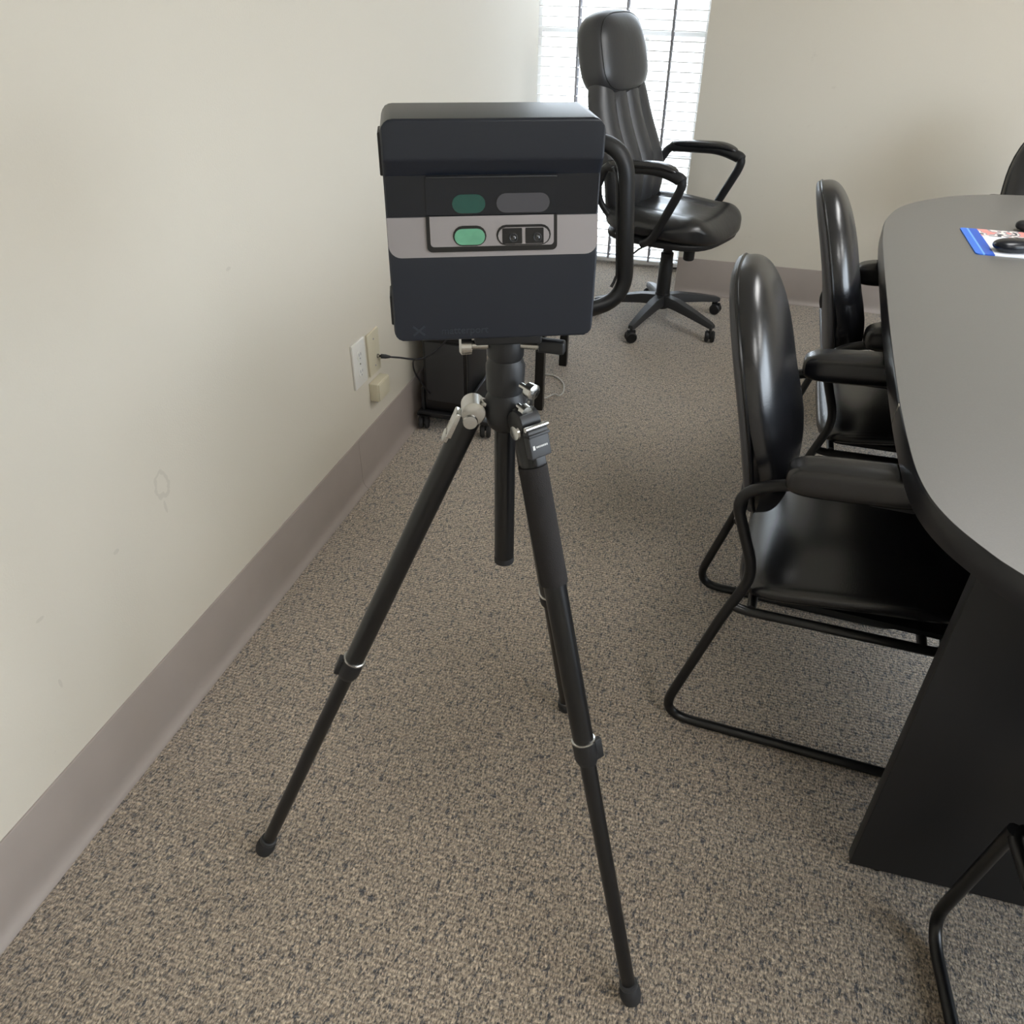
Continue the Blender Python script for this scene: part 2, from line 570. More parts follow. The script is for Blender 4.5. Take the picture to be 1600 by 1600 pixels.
# window with glazing bars and a blind of separate slats
win = tag(bpy.data.objects.new('window_1', None), 'tall white window glaring with daylight', None, None, 'structure')
COL.objects.link(win); win.location = ((XA + WX1) / 2, YW + .055, 0)
HW = (WX1 - XA) / 2
for nm, c, h in (('frame_stile', (-HW + .02, 0, WTOP / 2), (.02, .025, WTOP / 2)), ('frame_stile', (HW - .02, 0, WTOP / 2), (.02, .025, WTOP / 2)),
                 ('frame_rail', (0, 0, .02), (HW - .04, .025, .02)), ('frame_rail', (0, 0, WTOP - .02), (HW - .04, .025, .02)),
                 ('meeting_rail', (0, 0, 1.17), (HW - .04, .022, .013)), ('glazing_bar', (0, 0, .59), (HW - .04, .012, .010)),
                 ('glazing_bar', (0, 0, 1.70), (HW - .04, .012, .010)), ('glazing_bar', (-.11, .001, .6), (.010, .012, .55)), ('glazing_bar', (.13, .001, .6), (.010, .012, .55))):
    box(c, h, .002).build(nm, 'frame_white', win)
box((0, .012, WTOP / 2), (HW - .03, .002, WTOP / 2 - .03)).build('glass_pane', 'glass', win)

bl_ = thing('window_blind', 'white horizontal slat blind hanging in the bright window', 'blind', ((XA + WX1) / 2, YW - .01, 0))
ns = 46
slat_me = None
for i in range(ns):
    z = 0.055 + i * (WTOP - .12) / (ns - 1)
    if slat_me is None:
        tilt = radians(-8)
        prof = []
        for s, k in ((1, 1), (-1, -1)):
            for t in (-1, -.5, 0, .5, 1):
                t_ = t * k
                y, zz = t_ * .0215, .0025 * (1 - t_ * t_) + s * .0019
                prof.append((y * cos(tilt) - zz * sin(tilt), y * sin(tilt) + zz * cos(tilt)))
        slat_me = loft([[(x, y, zz) for y, zz in prof] for x in (-HW + .008, HW - .008)]).mesh('slat', 'slat', 30)
    o = bpy.data.objects.new('slat', slat_me); COL.objects.link(o); o.parent = bl_; o.location = (0, 0, z)
for x in (-.215, .03, .265):
    box((x, -.0235, WTOP / 2), (.0055, .0007, WTOP / 2 - .03)).build('ladder_tape', 'ladder', bl_)
    box((x, .0235, WTOP / 2), (.0055, .0007, WTOP / 2 - .03)).build('ladder_tape', 'ladder', bl_)
box((0, 0, .026), (HW - .008, .024, .010), .003).build('bottom_rail', 'slat', bl_)
box((0, 0, WTOP - .028), (HW - .006, .028, .024), .003).build('head_rail', 'slat', bl_)

# ceiling light panels added above the frame, unseen, to brighten the room
for k, (x, y) in enumerate(((1.35, -0.4), (1.15, 2.5), (2.45, 1.0))):
    t = thing('added_ceiling_light', ('added unseen ceiling light panel nearest the camera', 'added unseen ceiling light panel over the black office chair', 'added unseen ceiling light panel over the conference table')[k],
              'ceiling light', (x, y, ZC), 0, 'added ceiling light panels')
    box((0, 0, -.012), (.31, .61, .012), .004).build('fill_frame', 'frame_white', t)
    box((0, 0, -.026), (.285, .585, .003), .001).build('diffuser', 'fill_diffuser', t)


# ------------------------------------------------------------------ conference table
ZT = 0.82
half = [(1.0, .80), (.85, .815), (.72, .86), (.60, .94), (.475, 1.063), (.433, 1.114), (.39, 1.188), (.365, 1.276), (.357, 1.408),
        (.363, 1.685), (.391, 2.203), (.437, 2.85), (.483, 3.11), (.566, 3.292), (.717, 3.449), (.86, 3.53), (1.0, 3.565)]
half = [(x * .9315, y * .9315) for x, y in half]
TX = half[0][0]
curve = [(v.x, v.y) for v in catmull([(x, y, 0) for x, y in half], 6)]
outline = curve + [(2 * TX - x, y) for x, y in reversed(curve[1:-1])]
TC = Vector((TX, 2.05, 0))
table = thing('conference_table', 'charcoal boat-shaped conference table with black edge and panel legs', 'table', TC)


def clip_y(poly, y0, keep_low):
    out = []
    n = len(poly)
    for i in range(n):
        a, b = poly[i], poly[(i + 1) % n]
        ia, ib = (a[1] <= y0) == keep_low, (b[1] <= y0) == keep_low
        if ia: out.append(a)
        if ia != ib:
            t = (y0 - a[1]) / (b[1] - a[1])
            out.append((a[0] + t * (b[0] - a[0]), y0))
    return out


def shrink(poly, d):
    n = len(poly)
    out = []
    for i in range(n):
        a, b, c = Vector(poly[i - 1]), Vector(poly[i]), Vector(poly[(i + 1) % n])
        t = (c - a)
        nn = Vector((t.y, -t.x)).normalized()
        out.append(tuple(b + nn * d))
    return out


inner = shrink(outline, 0.0025)
if sum((inner[i][0] - TX) ** 2 + (inner[i][1] - 2.05) ** 2 for i in range(len(inner))) > sum((x - TX) ** 2 + (y - 2.05) ** 2 for x, y in outline):
    inner = shrink(outline, -0.0025)
SEAM = 1.49
tt = prism([(x - TC.x, y - TC.y) for x, y in inner], ZT - .004, ZT).build('tabletop', 'laminate', table)
for low in (True, False):
    yy = SEAM - .0012 if low else SEAM + .0012
    po = [(x - TC.x, y - TC.y) for x, y in clip_y(outline, yy, low)]
    n_ = len(po)
    eb = loft([[(x, y, ZT - .047) for x, y in shrink(po, 0)], [(x, y, ZT - .045) for x, y in po],
               [(x, y, ZT - .0050) for x, y in po], [(x * .9965, y * .9985, ZT - .0008) for x, y in po]])
    o = eb.build('edge_band', 'edge', tt)
    # pale chip where the two tops meet
    if low:
        box((.336 - TC.x, 1.482 - TC.y, ZT - .009), (.0012, .006, .007), .0008).build('edge_chip', 'pale_matte', tt)
for y in (1.078, 2.90):
    pn = box((0, y - TC.y, .3915), (TX - (.418 if y < 2 else .53), .014, .3805), .0015).build('leg_panel', 'panel', table)
    for x in ((-.46, .46) if y < 2 else (-.36, .36)):
        axis_lathe([(.012, 0), (.012, .006), (.006, .007), (.006, .012)], (x, y - TC.y, 0), (0, 0, 1), 12).build('glide', 'chrome', pn)
box((0, 1.989 - TC.y, .50), (.012, .895, .26), .0015).build('stretcher_panel', 'panel', table)


# ------------------------------------------------------------------ sled-base guest chairs
def make_guest_chair(label, loc, rz):
    t = thing('guest_chair', label, 'chair', loc, rz, 'black sled-base chairs at the table')
    W = .257
    for s in (-1, 1):
        y = s * W
        path = [(.40, y, .700), (.145, y, .700), (.062, y, .655), (.120, y, .500), (.122, y, .455), (.085, y, .345), (-.008, y, .0115), (.565, y, .0115), (.505, y, .395)]
        pth = fillet(path, [0, .06, .09, .04, .04, .02, .075, .075, 0], 7)
        tube(pth, .0115, 12).build('side_frame', 'black_tube', t)
        rl = fillet([(.098, y, .385), (.125, y, .378), (.512, y, .385), (.512, y * .8, .392)], [0, .02, .03, 0], 5)
        tube(rl, .0105, 10).build('seat_rail', 'black_tube', t)

        def padfn(co):
            x, yy, z = co
            z += (.006 if z > 0 else 0)
            return Vector((x + .272 + (-.012 if z > 0 else .0) * 0, yy + y, z + .727 + .010 * (x / .125)))
        ap = pbox((.128, .032, .034), 6, 3.2, 12, padfn).build('arm_pad', 'leather', t)
        box((.27, y, .698), (.10, .014, .006), .003).build('pad_plate', 'black_plastic', ap)
    rod((.14, -W, .385), (.14, W, .385), .010).build('cross_bar', 'black_tube', t)
    rod((.47, -W, .385), (.47, W, .385), .010).build('cross_bar', 'black_tube', t)
    rod((.079, -W, .595), (.079, W, .595), .010).build('back_bar', 'black_tube', t)

    def seatfn(co):
        x, y, z = co
        u, v = x / .235, y / .245
        y2 = y * (1 - .05 * u)
        dz = .010 * (1 - v * v) * max(0, 1 - u * u) * (1 if z > 0 else 0)
        dz -= .018 * max(0, u) ** 3
        dz += .004 * v * v + .020 * u - .012 * max(0, -u) ** 3
        return Vector((x + .335, y2, z + .436 + dz))
    st = pbox((.235, .245, .036), 6, 3.0, 16, seatfn).build('seat', 'leather', t)
    prism(rrect(.215, .225, .05, 5, .335, 0), .392, .404).build('seat_pan', 'black_plastic', st)

    # the back leans to the rear; v runs up its height
    def backmap(lat, up, th):
        v = up / .255                      # -1..1
        w = 1 - .20 * max(0, v) ** 2 - .05 * max(0, -v) ** 2
        zc = .765 + up * .975
        xc = .062 - .245 * up + .05 * max(0, -v) ** 2 * 0 - .018 * v * v
        lum = .016 * math.exp(-((v + .45) / .35) ** 2)
        return Vector((xc + th * .97 + (lum if th > 0 else 0) - .02 * (lat / .21) ** 2 * (0), lat * w, zc + th * .22))

    cu = pbox((.214, .257, .056), 2.9, 3.4, 20, lambda c: backmap(c.x, c.y, .002 + (c.z if c.z > 0 else c.z * .1) + .012 * (1 - (c.x / .214) ** 2) * max(0, c.z) / .056)).build('backrest', 'leather', t)
    pbox((.214, .257, .022), 2.9, 4, 16, lambda c: backmap(c.x, c.y, -.002 + (c.z if c.z < 0 else c.z * .1))).build('back_shell', 'shell', t)
    ring = []
    for k in range(48):
        a = 2 * pi * k / 48
        ca, sa = cos(a), sin(a)
        r = (abs(ca) ** 2.9 + abs(sa) ** 2.9) ** (-1 / 2.9)
        ring.append(backmap(ca * r * .2135, sa * r * .2570, .0))
    tube(ring, .0036, 8, True).build('piping', 'rim_black', cu)
    return t


C1 = make_guest_chair('nearest black leather sled-base armchair tucked under the table edge, seat in full view', (.028, 1.605, 0), radians(-4))
CHAIRS = [('second black leather armchair along the table, partly behind the nearest one', (.200, 2.33, 0), radians(-1)),
          ('black armchair at the far end of the table with only its backrest showing', (1.18, 3.80, 0), radians(-90)),
          ('black tube sled base of the chair cut off at the lower right corner', (.853, .435, 0), radians(94))]
for lab, loc, rz in CHAIRS:
    c = copy_tree(C1)
    c.location = loc; c.rotation_euler = (0, 0, rz); c['label'] = lab


# ------------------------------------------------------------------ leather office chair by the window
def make_office_chair():
    t = thing('office_chair', 'black leather executive swivel chair with padded headrest in front of the window', 'chair', (-.32, 3.87, 0), radians(-22))
    base = axis_lathe([(.034, 0), (.040, .01), (.040, .05), (.034, .075)], (0, 0, .075), (0, 0, 1), 20).build('hub', 'black_plastic', t)
    for k in range(5):
        a = radians(-36 + 72 * k + 22)
        d = Vector((cos(a), sin(a), 0)); n = Vector((-sin(a), cos(a), 0))
        rings = []
        for s, w, z, h in ((.025, .030, .118, .026), (.10, .027, .116, .024), (.22, .022, .098, .018), (.315, .017, .080, .013), (.330, .012, .077, .009)):
            c = d * s + Vector((0, 0, z))
            rings.append([c + n * (w * cx) + Vector((0, 0, h * cz)) for cx, cz in ((1, -.9), (1, .3), (.7, .9), (-.7, .9), (-1, .3), (-1, -.9))])
        leg = loft(rings).build('base_arm', 'dark_grey', t)
        c = d * .318
        axis_lathe([(.007, 0), (.007, .02)], c + Vector((0, 0, .055)), (0, 0, 1), 10).build('caster_stem', 'black_plastic', leg)
        b = a + .7
        e = Vector((cos(b), sin(b), 0))
        for s in (-1, 1):
            axis_lathe([(.012, 0), (.024, .001), (.0265, .006), (.0265, .014), (.022, .019)], c + e * (.004 * s) + Vector((0, 0, .0275)), e * s, 18).build('caster_wheel', 'black_plastic', leg)
        box((0, 0, 0), (.006, .021, .020), .004, Matrix.Translation(c + Vector((0, 0, .040))) @ Matrix.Rotation(b, 4, 'Z')).build('caster_hood', 'black_plastic', leg)
    axis_lathe([(.033, 0), (.033, .16), (.030, .165), (.030, .21), (.022, .215), (.022, .30)], (0, 0, .13), (0, 0, 1), 20).build('gas_column', 'black_plastic', t)
    box((-.02, 0, .425), (.13, .09, .022), .01).build('tilt_mechanism', 'black_plastic', t)
    axis_lathe([(.022, 0), (.026, .004), (.026, .07), (.022, .078)], (.12, -.02, .335), (0, 0, 1), 14).build('tension_knob', 'black_plastic', t)
    tube([(-.02, -.08, .425), (-.05, -.2, .39), (-.09, -.31, .33)], .004, 8).build('height_lever', 'black_plastic', t)

    def seatfn(co):
        x, y, z = co
        u, v = x / .275, y / .27
        y2 = y * (1.0 - .07 * u)
        dz = 0
        if z > 0:
            dz = .014 * math.exp(-((abs(v) - .72) / .2) ** 2) - .012 * math.exp(-(v / .45) ** 2) + .016 * math.exp(-((u - .72) / .25) ** 2)
            dz -= .008 * math.exp(-((abs(v) - .48) / .05) ** 2) * (1 if u < .5 else 0)
        dz -= .030 * max(0, u - .5) ** 2 * 4 * .5
        return Vector((x + .015, y2, z + .500 + dz - .01 * u))
    pbox((.275, .27, .062), 3.4, 2.6, 26, seatfn).build('seat', 'leather_seat', t)
    pbox((.262, .262, .022), 3.4, 5, 10, lambda c: Vector((c.x + .015, c.y * (1 - .07 * c.x / .27), c.z + .448))).build('seat_shell', 'black_plastic', t)

    # back: lower fluted panel leaning back, then the headrest pillow
    def bk(lat, up, th):
        z = .50 + up
        x = -.215 - .235 * up - .10 * max(0, up - .45) ** 2 + .05 * math.exp(-((up - .18) / .16) ** 2)
        return Vector((x + th, lat, z + th * .22))

    def backfn(c):
        lat, u, th = c.x, c.y, c.z
        v = u / .33
        w = 1 - .20 * max(0, v) ** 1.6 + .02 * v
        if th > 0:
            fl = abs(sin(pi * (lat / .22 * 2.0 + .0))) ** .55
            th = th * (.72 + .34 * fl)
        return bk(lat * w, u + .30, th - .012)
    bk_o = pbox((.225, .33, .060), 4.2, 3.2, 28, backfn).build('backrest', 'leather_soft', t)
    hr = pbox((.20, .160, .095), 3.2, 2.8, 22, lambda c: bk(c.x * (1 - .06 * c.y / .155), c.y + .640, c.z - .012 - .03 * (c.y / .155) ** 2 * 0)).build('headrest', 'leather_soft', t)
    sm = []
    for k in range(40):                     # stitched seam round the front panel of the headrest
        a = 2 * pi * k / 40
        ca, sa = cos(a), sin(a)
        r = (abs(ca) ** 3.2 + abs(sa) ** 3.2) ** (-1 / 3.2) * .90
        th = .095 * (1 - .90 ** 2.8) ** (1 / 2.8)
        sm.append(bk(ca * r * .20 * (1 - .06 * sa * r), sa * r * .160 + .640, th - .012))
    tube(sm, .0028, 6, True).build('seam', 'rim_black', hr)
    for u in (-.11, 0, .11):                # stitched lines between the flutes
        pts_ = [bk(u * (1 - .20 * max(0, (v - .30) / .33) ** 1.6), v, .60 * .060 - .010) for v in (.06, .12, .18, .24, .30, .36, .42, .48)]
        tube(pts_, .0022, 6).build('stitch_line', 'rim_black', bk_o)
    for s in (-1, 1):
        y = .285 * s
        arm = fillet([(-.245, y * .93, .66), (-.20, y, .745), (.06, y, .765), (.175, y, .735), (.165, y, .69), (.06, y * .98, .475), (.0, y * .9, .44)], [0, .04, .08, .05, .03, .05, 0], 7)
        n_ = len(arm)
        rr = [.019 + (.006 if .12 < i / n_ < .5 else 0) for i in range(n_)]
        ar = tube(arm, rr, 12).build('armrest', 'black_plastic', t)

        def pf(c):
            return Vector((c.x - .02, c.y + y, c.z + .772 + .012 * (c.x / .16) - .045 * max(0, c.x / .16 - .35) ** 2))
        pbox((.165, .030, .017), 4, 2.6, 12, pf).build('arm_pad', 'leather', ar)
        tube(fillet([(-.245, y * .93, .66), (-.25, y * .85, .58), (-.12, y * .75, .44)], [0, .07, 0], 6), .014, 10).build('back_bracket', 'black_plastic', t)
    return t


make_office_chair()


# ------------------------------------------------------------------ tripod
AX, AY = -.268, .93
tri = thing('tripod', 'black aluminium three-legged tripod standing on the carpet', 'tripod', (AX, AY, 0))
rod((0, 0, .735), (0, 0, .99), .0148, .0148, 22).build('center_column', 'black_tube', tri)
axis_lathe([(.011, 0), (.0152, .002), (.0152, .012), (.011, .014)], (0, 0, .729), (0, 0, 1), 20).build('column_cap', 'rubber', tri)
axis_lathe([(.018, 0), (.024, .006), (.027, .02), (.027, .045), (.022, .055)], (0, 0, .965), (0, 0, 1), 28).build('spider', 'black_plastic', tri)
hd = axis_lathe([(.019, 0), (.025, .004), (.026, .04), (.022, .05), (.024, .054), (.024, .078), (.021, .083)], (0, 0, 1.018), (0, 0, 1), 28).build('tripod_head', 'black_plastic', tri)
box((0, 0, 1.106), (.042, .034, .007), .003, Matrix.Rotation(.3946, 4, 'Z')).build('quick_release_plate', 'black_plastic', hd)
axis_lathe([(.006, 0), (.006, .020), (.012, .021), (.013, .034), (.009, .037)], (-.02, -.012, 1.088), (-1, -.35, 0), 14).build('lock_knob', 'chrome', hd)
axis_lathe([(.005, 0), (.005, .022), (.008, .024)], (.022, -.005, 1.090), (1, .1, 0), 12).build('lever_pin', 'chrome', hd)
box((.060, .0, 1.091), (.018, .007, .0085), .003).build('release_lever', 'black_plastic', hd)
axis_lathe([(.004, 0), (.004, .012), (.010, .013), (.011, .024), (.008, .026)], (.026, -.018, 1.040), (.9, -.5, -.1), 12).build('pan_knob', 'chrome', hd)
axis_lathe([(.004, 0), (.004, .010), (.009, .011), (.009, .020)], (.024, -.022, 1.012), (.8, -.6, -.1), 12).build('column_knob', 'chrome', tri)

FEET = {1: (-.724, .762), 2: (.040, .688), 3: (-.216, 1.303)}
LOCKS = {1: .47, 2: .485, 3: .5}
for k, (fx, fy) in FEET.items():
    f = Vector((fx - AX, fy - AY, 0.0))
    d = f.normalized()
    side = Vector((-d.y, d.x, 0))
    H = d * .044 + Vector((0, 0, .992))
    ax = (f - H)
    Lg = ax.length
    ax.normalize()
    at = lambda s: H + ax * s
    up_n = side.cross(ax).normalized()
    if up_n.dot(d) < 0: up_n = -up_n
    tl = LOCKS[k] * Lg
    leg = rod(at(.012), at(tl), .0170, .0160, 18).build('upper_leg', 'black_tube', tri)
    lo = rod(at(tl - .02), at(Lg - .02), .0128, .0122, 16).build('lower_leg', 'black_tube', leg)
    axis_lathe([(.0160, 0), (.0184, .002), (.0184, .030), (.0150, .040)], at(tl - .008), ax, 18).build('lock_collar', 'black_plastic', leg)
    axis_lathe([(.0164, 0), (.0188, .0008), (.0188, .0032), (.0164, .004)], at(tl - .011), ax, 18).build('collar_ring', 'chrome', leg)
    sd = side if k != 2 else -side
    mm = Matrix((side, up_n, -ax)).transposed().to_4x4()
    m2 = mm.copy(); m2.translation = at(tl + .012) + up_n * .019 * (1 if k != 2 else .4) + sd * (0.0 if k != 2 else -.017)
    box((0, 0, 0), (.008, .005, .017), .002, m2).build('flip_lock', 'black_plastic', leg)
    axis_lathe([(.0126, 0), (.0156, .001), (.0162, .006), (.0156, .010)], at(Lg - .052), ax, 18).build('foot_ring', 'dark_grey', leg)
    axis_lathe([(.0150, 0), (.0180, .006), (.0188, .020), (.0165, .031), (.0100, .0360)], at(Lg - .042), ax, 18).build('rubber_foot', 'rubber', leg)
    # hinge casting, pin and angle lock at the top of the leg
    hg = axis_lathe([(.0145, -.016), (.0165, -.015), (.0165, .015), (.0145, .016)], H + ax * -.002, side, 22).build('hinge', 'chrome' if k == 1 else 'black_plastic', tri)
    axis_lathe([(.0095, 0), (.0105, .001), (.0095, .004), (.004, .0045)], H + ax * .010 + side * .0155, side, 18).build('hinge_bolt', 'chrome', hg)
    axis_lathe([(.0095, 0), (.0105, .001), (.0095, .004), (.004, .0045)], H + ax * .010 - side * .0155, -side, 18).build('hinge_bolt', 'chrome', hg)
    tube([H - ax * .0 + Vector((0, 0, .004)), d * .036 + Vector((0, 0, .992)), d * .026 + Vector((0, 0, 1.005))], .0075, 10).build('hinge_arm', 'black_plastic' if k != 1 else 'chrome', hg)
    m3 = mm.copy(); m3.translation = at(.028) + up_n * .0165
    al = box((0, 0, 0), (.0115, .0045, .020), .002, m3).build('angle_lock', 'chrome' if k == 1 else 'dark_grey', hg)
    m4 = mm.copy(); m4.translation = at(.050) + up_n * .0185
    box((0, 0, 0), (.0085, .0045, .0075), .002, m4).build('angle_tab', 'chrome' if k == 1 else 'dark_grey', hg)
    if k == 2:
        rod(at(.060), at(.235), .0200, .0198, 20).build('foam_grip', 'foam', leg)
        # label block on the leg that faces the camera
        m5 = Matrix((side, up_n, -ax)).transposed().to_4x4()
        m5.translation = at(.026) + up_n * .021
        lb = box((0, 0, 0), (.0165, .006, .0190), .002, m5).build('label_block', 'dark_grey', leg)
        for q, (x0, x1, hh) in enumerate(((-.0125, -.0090, .0028), (-.0070, -.0050, .0012), (-.0042, -.0024, .0012), (-.0016, .0002, .0012), (.0010, .0030, .0012), (.0038, .0056, .0012), (.0064, .0086, .0012), (.0094, .0112, .0012))):
            m6 = m5.copy()
            m6.translation = m5.translation
            box(((x0 + x1) / 2, .0064, -.004), ((x1 - x0) / 2, .0003, hh), 0, m5).build('printed_mark', 'white_print', lb)
        m7 = m5.copy()
        rod(m5 @ Vector((-.018, .004, .022)), m5 @ Vector((.018, .004, .022)), .0035, .0035, 12).build('lock_pin', 'chrome', lb)
        box((.0, .003, .012), (.0172, .006, .0020), .001, m5).build('label_rib', 'black_plastic', lb)

# ------------------------------------------------------------------ scanner box on the tripod
BW, BH, BD = .2395, .2435, .113
scan = thing('scanner', 'black boxy 3D camera scanner with silver band and green sensor windows on the tripod', 'scanner', (-.2886, .9296, 1.236 - BH / 2), .3946)
hw, hd_ = BW / 2, BD / 2
# profile in depth (y) and height (z), front at -hd_; groove across the front
z_ = lambda s: BH * (1 - s)          # s measured from the top
G = .011
prof = [(-hd_, z_(.0)), (-hd_, z_(.165)), (-hd_ + G, z_(.235)), (-hd_ + G, z_(.412)), (-hd_, z_(.592)), (-hd_, z_(1.0)), (hd_, z_(1.0)), (hd_, z_(0.0))]


def body():
    P = fillet([(0, y, z) for y, z in prof], [.004, .003, .002, .001, .003, .004, .006, .006], 4, True)
    R = .014
    rings = []
    st = [(R * (1 - cos(radians(a))), R * (1 - sin(radians(a)))) for a in (0, 15, 32, 50, 70, 90)]
    for sgn in (-1, 1):
        seq = st if sgn < 0 else list(reversed(st))
        for dx, dz in seq:
            ring = []
            x = sgn * (hw - dx)
            for p_ in P:
                z = p_.z
                if z > BH * .86:
                    z = min(z, BH - dz - (BH - z) * .3 * (1 if dz > 0 else 0)) if z > BH - dz else z
                elif z < BH * .14:
                    z = max(z, dz) if z < dz else z
                e = max(0.0, 1 - dx / .0025) * .0022
                y = p_.y
                y = y + e if y < 0 else y - e
                ring.append((x, y, z))
            rings.append(ring)
    return loft(rings).build('housing', 'scan_body', scan, 32)


housing = body()
# frames on the two groove faces: columns = local x, up-the-face, outward normal
lowA, lowB = Vector((0, -hd_ + G, z_(.412))), Vector((0, -hd_, z_(.592)))
upv = (lowA - lowB).normalized()
nlow = Vector((1, 0, 0)).cross(upv)
if nlow.y > 0: nlow = -nlow
LLEN = (lowA - lowB).length
mlow = Matrix(((1, 0, 0), upv, nlow)).transposed().to_4x4(); mlow.translation = (lowA + lowB) / 2
mmid = Matrix(((1, 0, 0), (0, 0, 1), (0, -1, 0))).transposed().to_4x4(); mmid.translation = (0, -hd_ + G, z_(.3235))
MIDH = BH * (.412 - .235) / 2


def plate(poly, z0, z1, m):
    return prism(poly, z0, z1).xf(m)


def bottom_round(w, h, r):
    out = [(w, h), (-w, h)]
    for a0, sx in ((180, -1), (270, 1)):
        for k in range(7):
            a = radians(a0 + 90 * k / 6)
            out.append((sx * (w - r) + r * cos(a), -h + r + r * sin(a)))
    return out


sb = plate(bottom_round(hw - .0005, LLEN / 2 - .0012, .014), -.001, .0012, mlow).build('silver_band', 'scan_silver', scan)
plate(rrect(hw - .002, MIDH, .002), -.001, .0008, mmid).build('dark_band', 'gloss_black', scan)
# sensor plate: black surround and recessed inner plate
CX = -.002
fw, fh = .074, LLEN / 2 - .0035
U = bottom_round(fw, fh, .006)
plate([(x + CX, y + .0032) for x, y in U], .0008, .0030, mlow).build('sensor_surround', 'rim_black', sb)
U2 = bottom_round(fw - .0040, fh - .0030, .004)
ip = plate([(x + CX, y + .0058) for x, y in U2], .0012, .0036, mlow).build('sensor_plate', 'scan_silver', sb)


def pill(cx, cy, a, b, m, parent, name, material, z0, z1, seg=8):
    pts = []
    for sx, a0 in ((1, -90), (-1, 90)):
        for k in range(seg + 1):
            t = radians(a0 + 180 * k / seg)
            pts.append((cx + sx * (a - b) + b * cos(t), cy + b * sin(t)))
    return plate(pts, z0, z1, m).build(name, material, parent)


PX = .238 / 338.0                       # metres across the front per pixel of the photograph
gx, lx = -.0278, .0335
py = .0010
r1 = pill(gx, py, .0188, .0108, mlow, ip, 'window_rim', 'rim_black', .0030, .0044)
pill(gx, py - .0010, .0172, .0086, mlow, r1, 'green_window', 'green_glass', .0036, .0050)
r2 = pill(lx, py, .0310, .0110, mlow, ip, 'lens_rim', 'rim_black', .0030, .0044)
pill(lx, py - .0008, .0292, .0090, mlow, r2, 'lens_window', 'scan_silver', .0036, .0048)
for q, x in enumerate((-.0132, .0122)):
    lm = plate(rrect(.0112 if q == 0 else .0104, .0084, .001, 3, lx + x, py - .0010), .0040, .0053, mlow).build('lens_mount', 'rim_black', r2)
    c = mlow @ Vector((lx + x + (.003 if q else .001), py - .003, .0052))
    axis_lathe([(.0052, 0), (.0052, .001), (.0042, .0012), (.0034, .0006)], c, nlow, 20).build('lens_ring', 'black_plastic', lm)
    axis_lathe([(.0034, .0004), (.0022, .0012), (.0008, .0015)], c, nlow, 16).build('lens', 'lens', lm)
# second row of sensors behind the dark glass
dw = plate(rrect(fw - .001, MIDH - .001, .004, 4, CX, 0), .0006, .0020, mmid).build('dark_window', 'gloss_black', scan)
pill(gx, -.0085, .0185, .0100, mmid, dw, 'green_window', 'green_dim', .0016, .0026)
pill(lx - .0005, -.0082, .0300, .0104, mmid, dw, 'smoke_window', 'smoke', .0016, .0026)
box((CX, -hd_ + G - .003, z_(.238) - .001), (fw - .002, .0012, .0007), .0003).build('window_lip', 'dark_grey', scan)
for s in (-1, 1):
    box((s * (hw + .0012), -.01, BH * .84), (.0022, .02, .022), .0015).build('side_latch', 'black_plastic', scan)
    box((s * (hw + .0012), -.01, BH * .12), (.0022, .02, .018), .0015).build('side_latch', 'black_plastic', scan)
mt = Matrix(((1, 0, 0), (0, 0, 1), (0, -1, 0))).transposed().to_4x4()
mt.translation = (-.064, -hd_ - .0002, .0085)
text_mesh('matterport', .0125, 'embossed_name', 'lettering', mt, scan)
for a in (40, -40):
    me_ = Matrix.Translation((-.0905, -hd_ - .0002, .0135)) @ Matrix.Rotation(radians(a), 4, 'Y')
    box((0, 0, 0), (.0088, .0004, .0012), 0, me_).build('embossed_emblem', 'lettering', scan)

# ------------------------------------------------------------------ things along the left wall
# outlet plates, adapter, cords
pl = thing('outlet_plate', 'white duplex power outlet plate on the left wall', 'outlet', (XL, 2.118, .430))
box((.004, 0, 0), (.004, .044, .074), .0022).build('cover_plate', 'white_plastic', pl)
for z in (-.028, .028):
    rc = axis_lathe([(.0175, 0), (.0170, .0022), (.0150, .0026)], (.0075, 0, z), (1, 0, 0), 22).build('receptacle', 'white_plastic', pl)
    for y in (-.006, .006):
        box((.0100, y, z + .004), (.0006, .0012, .0045)).build('slot', 'ladder', rc)
    axis_lathe([(.0026, 0), (.0026, .0008)], (.0098, 0, z - .009), (1, 0, 0), 10).build('ground_hole', 'ladder', rc)
axis_lathe([(.003, 0), (.003, .001)], (.008, 0, 0), (1, 0, 0), 10).build('screw', 'chrome', pl)

p2 = thing('cable_jack_plate', 'ivory wall plate with a black cable plugged into it', 'wall plate', (XL, 2.226, .424))
box((.004, 0, 0), (.004, .042, .072), .0022).build('cover_plate', 'ivory_plastic', p2)
axis_lathe([(.007, 0), (.007, .004), (.0048, .004), (.0048, .010)], (.0075, .018, -.020), (1, 0, 0), 14).build('jack', 'chrome', p2)
for z in (-.046, .046):
    axis_lathe([(.003, 0), (.003, .001)], (.008, 0, z), (1, 0, 0), 10).build('screw', 'ladder', p2)

ab = thing('adapter_box', 'small beige surface-mount box below the ivory wall plate', 'box', (XL, 2.222, .300))
box((.016, 0, 0), (.016, .044, .032), .003).build('case', 'ivory_plastic', ab)
box((.034, 0, 0), (.0025, .041, .029), .002).build('lid', 'ivory_plastic', ab)

cd = thing('black_cable', 'thin black cable running from the ivory wall plate to the computer tower', 'cable', (XL + .02, 2.244, .404))


def rel(o, pts): return [Vector(p_) - Vector(o) for p_ in pts]


